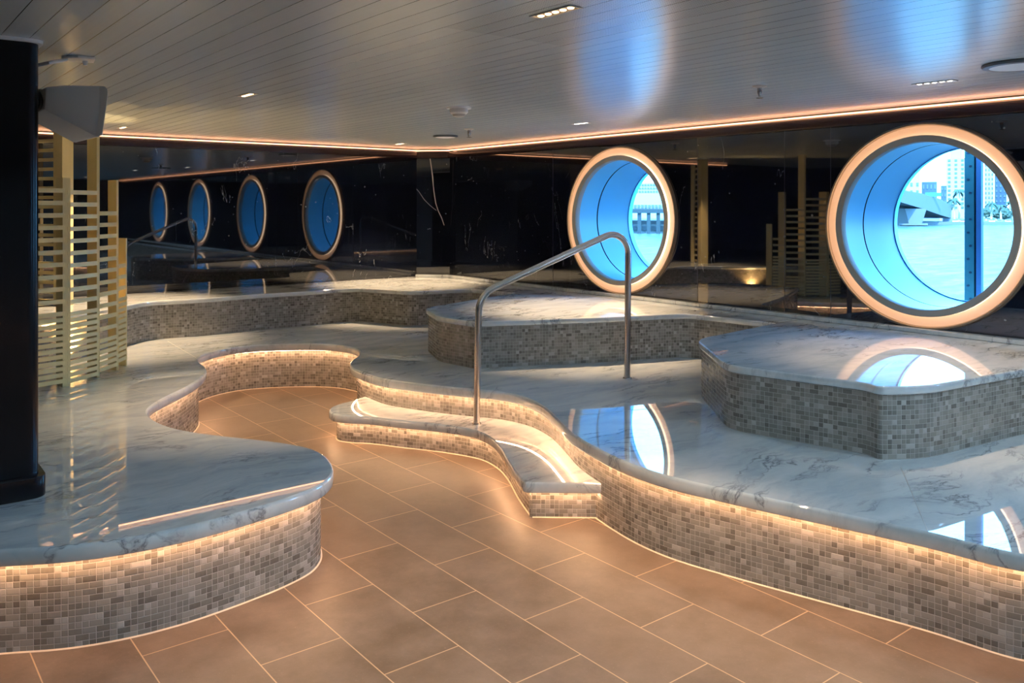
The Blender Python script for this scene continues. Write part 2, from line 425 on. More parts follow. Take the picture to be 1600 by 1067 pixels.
# cornices, cove lights and curb
struct(MB().box((XR-.045, YB, ZC-.105), (XR, 8.12, ZC-.04)), 'trim_1', TRIM, 'dark cornice along the top of the window wall', 'trim', bevel=.012, smooth=True)
struct(MB().box((XL, YF-.045, ZC-.105), (5.34, YF, ZC-.04)), 'trim_2', TRIM, 'dark cornice along the top of the far wall', 'trim', bevel=.012, smooth=True)
tdir = (Vector(CH[1])-Vector(CH[0])).normalized(); tn = Vector((tdir.y, -tdir.x))
if tn.x > 0: tn = -tn
def along_corner(w0, w1, z0, z1):
    a, b = Vector(CH[0]), Vector(CH[1]); p = [a+tn*w0, b+tn*w0, b+tn*w1, a+tn*w1]
    return MB().prism([(q.x, q.y) for q in p], z0, z1)
struct(along_corner(0.001, .045, ZC-.105, ZC-.04), 'trim_3', TRIM, 'dark cornice across the angled corner', 'trim')
tag(MB().box((XR-.055, YB+.2, ZC-.024), (XR-.035, 8.10, ZC-.015)).build('cove_light', COVE), 'warm line of light under the ceiling along the window wall', 'light')
tag(MB().box((.09, YF-.055, ZC-.024), (5.35, YF-.035, ZC-.015)).build('cove_light', COVE), 'warm line of light under the ceiling along the far left wall', 'light')
tag(along_corner(.035, .055, ZC-.024, ZC-.015).build('cove_light', COVE), 'short warm line of light across the angled corner', 'light')
cb = MB().box((XR-.075, YB+.2, ZB+.001), (XR-.002, 8.10, ZB+.03)); cb2 = along_corner(.002, .075, ZB+.001, ZB+.03)
tag(cb.add(cb2.v, cb2.f).build('stone_curb', MARB, bevel=.006), 'low stone curb at the foot of the window wall', 'curb')
# seams of the black wall panels and the white vein of the corner panel
mb = MB()
for px in (864, 1090, 1226, 1298):
    y = wall_y(px); mb.box((XR-.0015, y-.0015, ZB), (XR, y+.0015, ZC-.105))
struct(mb, 'trim_4', plain('seam_filler', (.05, .055, .07), .3), 'fine vertical seams between black marble panels', 'trim')
def on_corner(px, py):
    a = Vector(CH[0]); k = (px-PX)/F; d = Vector((RT[0]*k+FW[0], RT[1]*k+FW[1]))
    den = d.x*tdir.y-d.y*tdir.x; Y = (a.x*tdir.y-a.y*tdir.x)/den
    return Vector((d.x*Y, d.y*Y, EYE-(py-PY)/F*Y))
def vein(pts, w):
    P = [on_corner(*p)+Vector((tn.x, tn.y, 0))*.0012 for p in pts]; T = Vector((tdir.x, tdir.y, 0)); rows = [[], []]
    for i, p in enumerate(P):
        k = w*(.6+.4*random.random())*(1-.5*i/len(P)); rows[0].append(p-T*k); rows[1].append(p+T*k)
    return MB().ribbon(rows)
v = vein([(672, 248), (674, 262), (676, 276), (677, 290), (679, 306), (681, 318), (685, 330), (690, 340), (694, 352)], .009)
v2 = vein([(648, 292), (655, 300), (663, 312), (672, 321), (682, 329)], .005); v.add(v2.v, v2.f)
struct(v, 'trim_5', plain('white_vein', (.5, .42, .37), .25), 'pale forked vein in the angled corner panel', 'trim')

# ------------------------------------------------------------------ platform with the sunken aisle
front = [(XL+.002, 3.62), (-1.0, 3.62), (-.3, 3.56), (.12, 3.42)]
pl = [(0, 860), (100, 854), (200, 841), (300, 821), (400, 794), (460, 775), (503, 757), (519, 742), (521, 731), (515, 718),
      (499, 705), (475, 697), (434, 690), (372, 683), (313, 676), (275.6, 669), (251.5, 661), (234, 650), (231, 641), (241, 631), (262, 619), (293, 604),
      (314, 590), (323, 580), (321, 573), (311, 565), (310, 559), (327, 551), (354.7, 544.4), (389, 540), (440.6, 537.5), (492, 536.9), (526.5, 538.6), (550, 542.5),
      (561, 548), (560, 555), (550, 562), (546, 569), (552, 576), (570, 583), (595.6, 591), (659, 600), (739, 608), (771, 610.5), (812, 618), (844, 632), (868, 653),
      (890, 675), (925, 697), (980, 723), (1040, 743), (1130, 764), (1300, 800), (1450, 832), (1600, 868)]
front += [(p.x, p.y) for p in U2(pl, ZP)]
front += [(3.36, .86), (3.75, .2), (3.9, -.6), (3.6, -1.8), (2.6, -2.6), (.5, -2.9), (XL+.002, -2.95)]  # unseen run, closed behind the camera so more pale marble bounces light
OUT = resample(relax(smooth(front, 8), 3), .02)
def slab(mb, P, back, zt, th, e=.012, under=.09):
    rows = []
    for d, z in ((e, zt), (e*.3, zt-e*.3), (0, zt-e), (0, zt-th+e*.6), (e*.5, zt-th)):
        Q = inset(P, d); rows.append([(q.x, q.y, z) for q in Q])
    Q = inset(P, under); rows.append([(q.x, q.y, zt-th) for q in Q])
    mb.ribbon(rows)
    top = [(x, y, zt) for x, y, _ in rows[0]]+[(b[0], b[1], zt) for b in back]
    tri = tessellate_polygon([[Vector(p) for p in top]]); mb.add(top, [t for t in tri])
    return mb
def fix_normals_up(o):
    pass
def riser(mb, P, z0, z1, u0=0):
    s = arclen(P); mb.ribbon([[(p.x, p.y, z0) for p in P], [(p.x, p.y, z1) for p in P]], [[(u+u0, z0) for u in s], [(u+u0, z1) for u in s]]); return mb
def strip(P, d0, d1, z):
    A, B = inset(P, d0), inset(P, d1)
    return MB().ribbon([[(p.x, p.y, z) for p in A], [(p.x, p.y, z) for p in B], [(p.x, p.y, z+.003) for p in B]])
def bead(P, w, z):
    A = inset(P, -w); return MB().ribbon([[(p.x, p.y, z+.001) for p in A], [(p.x, p.y, z+.005) for p in P]])
plat = thing('platform', (1.0, 6.5, 0), 'raised white marble platform with curving edge, mosaic riser and warm under-lip light', 'platform')
slab(MB(), OUT, [(XL+.002, YB+.002), (XR-.002, YB+.002), (XR-.002, 8.098), (5.358, YF-.002), (XL+.002, YF-.002)], ZP, .058).build('marble_top', MARB, plat, smooth=True, angle=50)
RIS = inset(OUT, .055)
riser(MB(), RIS, 0, ZP-.056).build('mosaic_riser', MOS, plat, smooth=True)
strip(OUT, .016, .026, ZP-.060).build('led_strip', LEDM, plat)
bead(RIS, .006, 0).build('sealant_line', SEAL, plat)
def joint(a, b, z, w=.0015):
    mb = MB()
    a, b = UP(*a, z), UP(*b, z); d = (b-a).normalized(); n = Vector((-d.y, d.x, 0))*w
    mb.box((0, -w, 0), ((b-a).length, w, .0006), Matrix.Translation(a)@d.to_track_quat('X', 'Z').to_matrix().to_4x4()).build('slab_joint', JOINT, plat)
for a, b in (((1408, 730), (1450, 830)), ((866, 652), (1087, 632)), ((560, 551), (662, 565)), ((308, 560), (262, 533)), ((240, 618), (200, 607))): joint(a, b, ZP)

# lower step
stp = U2([(573, 618), (545, 627), (528, 631.5), (516, 637), (515, 643), (524, 647), (545, 649.5), (575, 651), (620, 656), (670, 661), (710, 666), (742, 672), (764, 682), (780, 697), (796, 724), (818.7, 754)], .19)
A0 = smooth(stp, 8); A0 = resample(A0, .012)
endp = UP(941, 754, .19).to_2d(); dd = (endp-A0[-1]).normalized()
# continue until it meets the platform riser
def nearest(P, q): return min(range(len(P)), key=lambda i: (P[i]-q).length)
iE = nearest(RIS, endp+dd*.04); iS = nearest(RIS, A0[0])
A1 = [RIS[iS].copy()]+A0+[RIS[iE].copy()]
corner = A0[-1]; cut = fillet([A0[-6], corner, corner+dd*.2], .03, 5)
STEP = A1[:-7]+cut[1:-1]+[RIS[iE].copy()]
STEP = resample(STEP, .012)
stepo = thing('step', (A0[-1].x, A0[-1].y, 0), 'low curved marble step with mosaic face set against the right platform', 'step')
bk = [RIS[i] for i in range(iE-2, iS+1, -4)]
slab(MB(), STEP, bk, .19, .052, .01, .08).build('marble_top', MARB, stepo, smooth=True, angle=50)
SR = inset(STEP, .05)
# trim the riser ends where they run past the platform riser
riser(MB(), SR, 0, .14).build('mosaic_riser', MOS, stepo, smooth=True)
strip(STEP, .014, .022, .136).build('led_strip', LEDM, stepo)
bead(SR, .006, 0).build('sealant_line', SEAL, stepo)

# benches
def bench(P, back, label, r=.06, bx=None):
    P = resample(fillet([Vector(p) for p in P], r, 6), .02)
    t = thing('bench', (P[len(P)//2].x, P[len(P)//2].y, ZP), label, 'bench')
    slab(MB(), P, back, ZB, .038, .008, .05).build('marble_top', MARB, t, smooth=True, angle=50)
    Q = inset(P, .016); riser(MB(), Q, ZP, ZB-.037).build('mosaic_riser', MOS, t, smooth=True)
    return t, P
bb = [p for p in U2([(200, 477), (222, 472.5), (244.7, 470), (285, 468), (337.5, 464.7), (406, 459.5), (482, 455), (526.6, 451.6), (561, 450)], ZB)]
bb = [Vector((XL+.01, 6.4)), Vector((.6, 6.45)), Vector((1.35, 6.95))]+bb
bb = smooth(bb, 5)+U2([(643, 455), (734, 451)], ZB)+[Vector((5.07, 6.28))]
NO = Vector((5.09, 6.22))
bench(bb+[NO], [(XR-.002, NO.y), (XR-.002, 8.098), (5.358, YF-.002), (XL+.01, YF-.002)], 'long bench below the far left wall with pale mosaic front', .10)
mbn = [NO]+U2([(662.5, 481), (683, 494.7), (741, 502.8)], ZB)+U2([(756, 502), (940, 496), (1072, 489.5)], ZB)+[Vector((5.24, 3.49))]
bench(mbn, [(XR-.002, 3.49), (XR-.002, NO.y)], 'middle angular bench under the window behind the handrail', .12)
rbn = [Vector((5.24, 3.49))]+U2([(1087, 530.0), (1134, 570), (1352, 598), (1372, 604.5), (1450, 603), (1600, 576.4)], ZB)+[Vector((5.24, 1.63)), Vector((5.24, YB+.01))]
bench(rbn, [(XR-.002, YB+.01), (XR-.002, 3.49)], 'nearest bench at right with dark mosaic, below the large window', .12)

# ------------------------------------------------------------------ column
def rrect(x0, y0, x1, y1, r, n=6):
    P = []
    for cx, cy, a0 in ((x1-r, y1-r, 0), (x0+r, y1-r, 90), (x0+r, y0+r, 180), (x1-r, y0+r, 270)):
        for k in range(n+1):
            a = R_(a0+90*k/n); P.append((cx+r*math.cos(a), cy+r*math.sin(a)))
    return P
colm = thing('column', (.2, 4.1, ZP), 'black glossy column at the left edge standing on the marble', 'column')
MB().prism(rrect(-.25, 3.785, .625, 4.45, .05), ZP, ZC-.012).build('shaft', COL, colm, smooth=True)
MB().prism(rrect(-.27, 3.762, .648, 4.47, .055), ZP, ZP+.085).build('skirting', COL, colm, smooth=True, bevel=.004)
MB().prism(rrect(-.27, 3.765, .640, 4.47, .055), ZC-.014, ZC-.001).build('top_trim', SPK, colm, smooth=True)

# ------------------------------------------------------------------ handrail
hb = UP(744.6, 662, .19); hr = UP(980, 591, ZP)
Yl = F*(EYE-.19)/(662-PY); Yr = F*(EYE-ZP)/(591-PY)
tl = CP(748.5, 460.5, Yl); tr = CP(982, 352.5, Yr)
def bend(a, b, c, r, n=10):
    u = (a-b).normalized(); w = (c-b).normalized(); ang = u.angle(w); d = r/math.tan(ang/2)
    s = b+u*d; e = b+w*d; cen = b+(u+w).normalized()*(r/math.sin(ang/2)); out = []
    for k in range(n+1):
        q = (s-cen).lerp(e-cen, k/n); out.append(cen+q.normalized()*r)
    return out
path = [hb, hb.lerp(tl, .4)]+bend(hb, tl, tr, .16)+bend(tl, tr, hr, .13)+[tr.lerp(hr, .6), hr]
hd = thing('handrail', hb, 'brushed steel handrail rising from the step to the platform', 'handrail')
MB().tube(path, .0215, 24).build('rail', STEEL, hd, smooth=True, angle=60)
for q in (hb, hr): MB().lathe([(.0, .006), (.028, .006), (.030, .003), (.030, 0)], q, (0, 0, 1), 32).build('base_flange', STEEL, hd, smooth=True)

# ------------------------------------------------------------------ gold slat screens
PA, PB, PC_, PD, PE = UP(52, 613, ZP), UP(104, 604, ZP), UP(153.5, 590, ZP), UP(183.5, 579, ZP), UP(197.5, 572, ZP)
QA, QB = CP(52, 400, 7.15), CP(106, 400, 7.0); QA.z = QB.z = ZP
QC = CP(160, 400, 6.9); QC.z = ZP
cen = (PA+PE+QA+QC)/4
fin_v = lambda p: (cen-p).normalized()
def fin(p, w, d, z0, z1, mbx, dirv=None):
    dv = dirv or fin_v(p); dv = Vector((dv.x, dv.y, 0)).normalized(); s = Vector((-dv.y, dv.x, 0))
    a = p-s*w/2; b = p+s*w/2; c = b+dv*d; e = a+dv*d
    mbx.prism([(a.x, a.y), (b.x, b.y), (c.x, c.y), (e.x, e.y)], z0, z1) if (b-a).cross(c-b).z > 0 else mbx.prism([(e.x, e.y), (c.x, c.y), (b.x, b.y), (a.x, a.y)], z0, z1)
def slat(p, q, z, h, t, mbx, g0=.02, g1=.02):
    d = (q-p); L = d.length; d = d.normalized(); a = p+d*g0; b = q-d*g1; n = Vector((-d.y, d.x, 0))*t/2
    poly = [(v_.x, v_.y) for v_ in (a-n, b-n, b+n, a+n)]; mbx.prism(poly, z-h/2, z+h/2)
def screen(p, q, ztop, zdense, postw, posttop, label, slatstep=.0795, back=False, posts=True, spacing=.0395, w=.012, depth=.12):
    t = thing('slat_screen', (q.x, q.y, ZP), label, 'screen', 'gold slat screens around the corner recess')
    mbx = MB(); fin(q, postw, depth, ZP+.001, posttop, mbx, back); mbx.build('post', GOLD, t)
    z = ztop; k = 0
    while z > zdense:
        m = MB(); slat(p, q, z, .028, w, m, .006, .012); m.build('slat', GOLD, t); z -= slatstep
    while z > ZP+.03:
        m = MB(); slat(p, q, z, .026, w, m, .006, .012); m.build('slat', GOLD, t); z -= spacing
    return t
inw = Vector((-.75, .65, 0))    # fins run back and to the left
cl = lambda v_: Vector((RT[0]*v_[0]+FW[0]*v_[1], RT[1]*v_[0]+FW[1]*v_[1], 0))
screen(PA, PB, 1.650, .90, .048, 1.735, 'gold slat screen next to the black column with a chest-high front post', back=cl((-.62, .6)))
screen(PB, PC_, 1.640, .90, .020, ZC-.002, 'gold slat screen in the middle ending in a ceiling-high post', back=cl((-.72, .5)))
screen(PC_, PD, 1.500, .70, .016, 1.735, 'narrower gold slat screen right of the ceiling-high post', back=cl((-.75, .6)))
screen(PD, PE, 1.12, .95, .010, 1.315, 'short gold screen end panel with the lowest post, rightmost', back=cl((-.95, .55)))
screen(QA, QB, 2.10, .50, .10, ZC-.002, 'tall gold slat screen at the back of the recess under the loudspeaker', back=cl((-.7, .4)), w=.02)
m = MB(); fin(QA, .05, .05, ZP+.001, 2.165, m, cl((-.3, 1))); tag(m.build('screen_post', GOLD), 'slim gold post at the back of the recess beside the column', 'post')

# ------------------------------------------------------------------ loudspeaker
YS = 3.5; ev = cl((-.25, .315)); 
side = [(72, 136), (100, 133), (163, 134), (168.5, 139), (169, 146), (160, 211), (154, 214), (149, 213), (69, 171)]
spk = thing('loudspeaker', CP(100, 170, YS), 'grey wedge loudspeaker hanging beside the black column', 'speaker')
N = [CP(a, b, YS) for a, b in side]; FF = [p+ev for p in N]
split = 0
n = len(N)
MB().add(N+FF, [tuple(range(n)), tuple(range(n, 2*n))[::-1]]+[(i, i+n, (i+1) % n+n, (i+1) % n) for i in range(n)]).build('cabinet', SPK, spk, bevel=.006, smooth=True)
fr = [CP(a, b, YS-.004) for a, b in ((155, 134.5), (163, 134.8), (168, 139.5), (168.3, 146), (159.6, 211), (154, 213), (149.5, 212), (156, 170))]
gm = MB(); n = len(fr); gm.add(fr+[p+cl((0, .003)) for p in fr], [tuple(range(n)), tuple(range(n, 2*n))[::-1]]+[(i, i+n, (i+1) % n+n, (i+1) % n) for i in range(n)]); gm.build('grille_edge', WHT, spk)
MB().tube([CP(51, 104, YS+.1), CP(51, 150, YS+.1), CP(53, 168, YS+.12), CP(66, 165, YS+.14)], .006, 8).build('bracket_arm', WHT, spk, smooth=True)
MB().tube([CP(51, 104, YS+.1), CP(75, 98.5, YS+.08), UP(104, 93, ZC-.018)], .008, 8).build('bracket_arm', WHT, spk, smooth=True)
pb = MB(); q0 = [UP(a, b, ZC-.012) for a, b in ((96, 91), (104, 96), (122, 97.5), (146, 98.5), (149, 93), (122, 90))]
q0 = [Vector((p.x, p.y, ZC-.012)) for p in q0]; n = len(q0)
pb.add(q0+[p+Vector((0, 0, .010)) for p in q0], [tuple(range(n)), tuple(range(n, 2*n))[::-1]]+[(i, i+n, (i+1) % n+n, (i+1) % n) for i in range(n)]).cyl(UP(133, 95.5, ZC-.012), UP(133, 95.5, ZC-.012)-Vector((0, 0, .02)), .012, .008); pb.build('ceiling_plate', WHT, spk)
MB().tube(smooth([CP(49, 137, 3.6), CP(56, 140, 3.55), CP(62, 150, 3.53), CP(64, 161, 3.53), CP(60, 170, 3.55), CP(53, 174, 3.58), CP(50, 168, 3.6)], 6), .009, 8).build('cable', CABLE, spk, smooth=True)
MB().box(CP(66, 170, 3.62)-Vector((.02, .02, 0)), CP(72, 140, 3.62)+Vector((.03, .03, 0))).build('terminal_cover', plain('dark_grey_plastic', (.12, .13, .14), .5), spk, bevel=.004)

# ------------------------------------------------------------------ ceiling fixtures
def downlight(px, py, label, mat, col, power, L=.16, cone=72, spotrad=.02):
    c = UP(px, py, ZC); t = thing('downlight', (c.x, c.y, ZC), label, 'ceiling light', 'recessed ceiling downlights')
    m = MB(); w = .022
    for a, b in (((-w-.008, -L/2-.01), (-w, L/2+.01)), ((w, -L/2-.01), (w+.008, L/2+.01)), ((-w, -L/2-.01), (w, -L/2)), ((-w, L/2), (w, L/2+.01))):
        m.box((c.x+a[0], c.y+a[1], ZC-.004), (c.x+b[0], c.y+b[1], ZC-.0005))
    m.build('frame', FIX, t)
    rf = MB().box((c.x-w, c.y-L/2, ZC-.0015), (c.x+w, c.y+L/2, ZC-.0005)).build('reflector', BRZ, t)
    for k in range(5):
        y = c.y-L/2+L*(k+.5)/5; MB().lathe([(.0, .003), (.010, .003), (.0125, 0)], (c.x, y, ZC-.0015), (0, 0, -1), 16).build('led', mat, rf)
    ld = bpy.data.lights.new('downlight_lamp', 'SPOT'); ld.energy = power; ld.color = col; ld.spot_size = R_(cone); ld.spot_blend = (.7 if cone < 100 else .2); ld.shadow_soft_size = spotrad
    lo = bpy.data.objects.new('lamp', ld); C.objects.link(lo); lo.location = (0, 0, -.012); lo.parent = t
    return t
wc = (1, .66, .38)
downlight(868, 18, 'largest lit downlight, at the top centre of the picture', DNL, wc, SPOT*.8, .19)
downlight(387, 148, 'small warm downlight right of the loudspeaker', DNL, wc, SPOT*.6)
downlight(1460, 128.5, 'pale downlight above the large round window', DNLW, wc, SPOT*.4, .20)
downlight(908, 192.5, 'tiny downlight above the window behind the handrail', DNLW, wc, SPOT*1.3)
downlight(625, 224.5, 'tiny downlight nearest the room corner', DNL, wc, SPOT*1.5)
downlight(192, 199, 'small downlight beside the yellow glow, below the loudspeaker level', DNL, wc, SPOT*1.2)

def fill_downlight(x, y, label, power):  # unseen pale downlights, added to raise the overall brightness
    k = Vector((x, y, 0)); X = RT[0]*x+RT[1]*y; Y = FW[0]*x+FW[1]*y
    if abs(Y) < .05: Y = .05
    return downlight(PX+F*X/Y, PY-F*(ZC-EYE)/Y, label, DNLW, (.62, .84, 1.0), power, .20, 158)
for x, y, lb in ((1.3, 1.45, 'added pale fill downlight just above the picture, unseen'), (4.3, .3, 'added pale fill downlight over the right platform, unseen'), (.2, -1.6, 'added pale fill downlight behind the camera at left, unseen'), (3.0, -1.8, 'added pale fill downlight behind the camera, unseen'), (1.6, -4.2, 'added pale fill downlight far behind the camera, unseen'), (4.4, -4.2, 'added pale fill downlight in the back right part, unseen')):
    fill_downlight(x, y, lb, 36)

DRIM = plain('dark_blue_rim', (.04, .06, .08), .35)
def disc(px, py, r, label, cat='ceiling disc'):
    c = UP(px, py, ZC); t = thing('ceiling_speaker', (c.x, c.y, ZC), label, 'ceiling speaker')
    MB().lathe([(r*.98, 0), (r, .008), (r*.96, .016), (r*.80, .018)], c, (0, 0, -1), 48).build('rim', DRIM, t, smooth=True)
    MB().lathe([(r*.80, .017), (r*.4, .022), (0, .023)], c, (0, 0, -1), 48).build('grille', SPK, t, smooth=True)
disc(1596, 99, .165, 'large round ceiling speaker cut by the right edge'); disc(696, 212, .12, 'small round ceiling speaker near the room corner')
def sprinkler(px, py, s, label):
    c = UP(px, py, ZC); t = thing('sprinkler', (c.x, c.y, ZC), label, 'sprinkler', None)
    MB().lathe([(.036*s, 0), (.036*s, .005*s), (.016*s, .012*s)], c, (0, 0, -1), 24).build('escutcheon', FIX, t, smooth=True)
    m = MB().lathe([(.012*s, .008*s), (.012*s, .03*s), (.008*s, .045*s), (.004*s, .05*s)], c, (0, 0, -1), 16)
    m.lathe([(0, .060*s), (.018*s, .060*s), (.018*s, .063*s), (0, .063*s)], c, (0, 0, -1), 16)
    for sx_ in (-1, 1): m.cyl(c+Vector((sx_*.010*s, 0, -.03*s)), c+Vector((sx_*.005*s, 0, -.062*s)), .003*s, n=6)
    m.build('head', STEEL, t, smooth=True)
sprinkler(1187, 134, 1.1, 'ceiling sprinkler between the two windows, nearer'); sprinkler(733, 201, 1.2, 'small ceiling sprinkler behind the smoke detector')
c = UP(717, 168, ZC); sd = thing('smoke_detector', (c.x, c.y, ZC), 'white round smoke detector on the ceiling at centre', 'smoke detector')
MB().lathe([(.085, 0), (.085, .008), (.055, .010)], c, (0, 0, -1), 40).build('mounting_plate', SPK, sd, smooth=True)
MB().lathe([(.062, .008), (.062, .035), (.052, .045), (.045, .046)], c, (0, 0, -1), 40).build('body', WHT, sd, smooth=True)
MB().lathe([(.046, .046), (.040, .060), (.02, .066), (0, .067)], c, (0, 0, -1), 32).build('sensor_cap', plain('detector_grey', (.4, .4, .4), .4), sd, smooth=True)

# warm uplights inside the recess behind the slats
up = thing('recess_uplight', (cen.x, cen.y, ZP), 'warm uplight on the floor behind the gold slats', 'light')
MB().lathe([(.05, 0), (.05, .03), (.04, .034), (.038, .03)], (cen.x, cen.y, ZP), (0, 0, 1), 24).build('housing', BRZ, up, smooth=True)
MB().lathe([(.038, .03), (0, .031)], (cen.x, cen.y, ZP), (0, 0, 1), 24).build('lens', emis('uplight_led', (1, .55, .2), 3), up)
ld = bpy.data.lights.new('uplight', 'SPOT'); ld.energy = 40; ld.spot_size = R_(125); ld.spot_blend = .5; ld.color = (1, .55, .18); ld.shadow_soft_size = .04
lo = bpy.data.objects.new('lamp', ld); C.objects.link(lo); lo.rotation_euler = (math.pi, 0, 0); lo.location = (0, 0, .05); lo.parent = up
ld = bpy.data.lights.new('uplight', 'SPOT'); ld.energy = 70; ld.spot_size = R_(30); ld.spot_blend = .3; ld.color = (1, .6, .22); ld.shadow_soft_size = .04
lo = bpy.data.objects.new('lamp', ld); C.objects.link(lo); lo.rotation_euler = (math.pi, 0, 0); lo.location = (0, 0, .06); lo.parent = up

# ------------------------------------------------------------------ outside
WL = -6.0
c = CP(1200, 322, 900)
tag(MB().add([(XR+3, -900, WL), (2500, -900, WL), (2500, 2500, WL), (XR+3, 2500, WL)], [(0, 1, 2, 3)]).build('harbour_water', WAT), 'pale rippled harbour water beyond the windows', 'water', kind='stuff')
# mullion outside window 1
def ext_y(px, x):
    k = (px-PX)/F; Y = x/(RT[0]*k+FW[0]); return RT[1]*k*Y+FW[1]*Y
ml = thing('steel_post', (XR+1.1, ext_y(1520, XR+1.1), 0), 'teal steel post with rivets outside the large round window', 'post')
ya, yb_, yc, yd = [ext_y(p, XR+1.1) for p in (1507, 1522, 1526, 1534)]
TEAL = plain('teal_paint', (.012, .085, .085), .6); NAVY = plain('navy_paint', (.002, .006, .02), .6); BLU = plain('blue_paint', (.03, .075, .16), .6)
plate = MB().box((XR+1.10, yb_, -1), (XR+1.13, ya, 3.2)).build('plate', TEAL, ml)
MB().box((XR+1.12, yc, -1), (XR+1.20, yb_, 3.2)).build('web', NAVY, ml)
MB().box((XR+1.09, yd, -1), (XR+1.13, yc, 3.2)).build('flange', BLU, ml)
for k in range(14):
    MB().cyl((XR+1.094, (ya+yb_)/2+.008*(-1)**k, .75+.1*k), (XR+1.10, (ya+yb_)/2+.008*(-1)**k, .75+.1*k), .009, n=8).build('rivet', NAVY, plate)

def yaw_box(mb, px0, px1, py0, py1, Y, depth, ax=None):
    ax = (px0+px1)/2 if ax is None else ax
    n = CP(ax, PY, 1)-Vector((0, 0, EYE)); n = Vector((n.x, n.y, 0)).normalized(); c = CP(ax, py1, Y); zt = CP(ax, py0, Y).z
    def hit(px):
        d = CP(px, PY, 1); d = Vector((d.x, d.y, 0)); return d*(c.x*n.x+c.y*n.y)/(d.dot(n))
    a, b, d = hit(px0), hit(px1), n*depth
    mb.prism([(a.x, a.y), (b.x, b.y), (b.x+d.x, b.y+d.y), (a.x+d.x, a.y+d.y)], c.z, zt); return mb
BW = plain('pale_building', (.24, .24, .22), .8); BB = plain('blue_glass_building', (.02, .045, .08), .4); WNM = plain('building_windows', (.05, .08, .10), .5)
def building(px0, px1, py0, Y, depth, mat, label, rows, cols, crown=None):
    base = PY+(EYE-(WL+1.2))*F/Y
    o = CP((px0+px1)/2, base, Y); t = thing('building', o, label, 'building')
    yaw_box(MB(), px0, px1, py0, base, Y, depth).build('walls', mat, t)
    if crown: yaw_box(MB(), crown[0], crown[1], crown[2], py0+1, Y+2, depth-4).build('crown', mat, t)
    w = (px1-px0)/cols; h = (base-12-py0)/rows
    for r in range(rows):
        for k in range(cols):
            yaw_box(MB(), px0+w*(k+.3), px0+w*(k+.7), py0+h*(r+.3), py0+h*(r+.75), Y-.3, .5, (px0+px1)/2).build('window', WNM, t)
    return t
building(1478, 1509, 247, 480, 40, BW, 'white stone tower left of the steel post', 12, 3, (1484, 1504, 200))
building(1410, 1438, 282, 430, 30, BW, 'low white block above the bridge at left', 4, 3, (1421, 1438, 255))
building(1440, 1464, 284, 440, 30, BB, 'small blue building above the bridge', 3, 4)
building(1538, 1553, 225, 500, 40, BW, 'pale tower right of the steel post', 14, 3)
building(1554, 1573, 215, 520, 40, BB, 'blue glass tower right of the steel post', 14, 3)
building(1576, 1600, 270, 470, 15, BW, 'lower pale tower at the right rim of the window', 8, 4)
building(1470, 1479, 290, 440, 15, BB, 'slim blue block beside the white stone tower', 4, 2)
# far shore
sh = MB(); a = CP(1380, 350, 340); b = CP(1700, 350, 340); d = cl((0, 300))
sh.prism([(a.x, a.y), (b.x, b.y), (b.x+d.x, b.y+d.y), (a.x+d.x, a.y+d.y)], WL, WL+1.2); tag(sh.build('shore', CON), 'grey sea wall and ground below the towers', 'shore')
# bridge
br = thing('bridge', CP(1430, 350, 320), 'concrete road bridge over the water in the large window', 'bridge')
topl = [(1330, 296), (1370, 297.5), (1404.7, 300.7), (1440, 306), (1470, 315), (1487, 325.5)]; botl = [(1330, 306), (1370, 310), (1399.5, 315), (1447.5, 325.5), (1474.5, 336), (1487, 341)]
Ys = [300, 305, 310, 325, 338, 345]
m = MB(); r1 = []; r2 = []; r3 = []; r4 = []
for (a, b), (c_, d_), Y in zip(topl, botl, Ys):
    p = CP(a, b, Y); q = CP(a, d_, Y); o = cl((-6, 16)); r1.append(p); r2.append(q); r3.append(q+o); r4.append(p+o)
m.ribbon([r1, r2, r3, r4, r1]); m.build('deck', CON, br)
m = MB(); r1b = [p+Vector((0, 0, 1.0)) for p in r1]; o = cl((0, .4)); m.ribbon([r1, r1b, [p+o for p in r1b], [p+o for p in r1]]); m.build('parapet', CON, br)
p = [CP(*a, 322) for a in ((1414, 326), (1448, 326), (1440, 351), (1421, 351))]; o = cl((-3, 9)); MB().add(p+[q+o for q in p], [(0, 3, 2, 1), (4, 5, 6, 7), (0, 1, 5, 4), (1, 2, 6, 5), (2, 3, 7, 6), (3, 0, 4, 7)]).build('pier', CON, br)
yaw_box(MB(), 1405, 1450, 349.5, 352, 318, 14).build('pier_footing', CON, br)
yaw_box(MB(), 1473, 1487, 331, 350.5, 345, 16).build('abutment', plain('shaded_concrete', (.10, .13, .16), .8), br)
m = MB(); yaw_box(m, 1446, 1470, 301, 307, 332, .4); tag(m.build('road_sign', plain('road_sign_green', (.02, .35, .38), .5)), 'green overhead road sign above the bridge', 'sign')
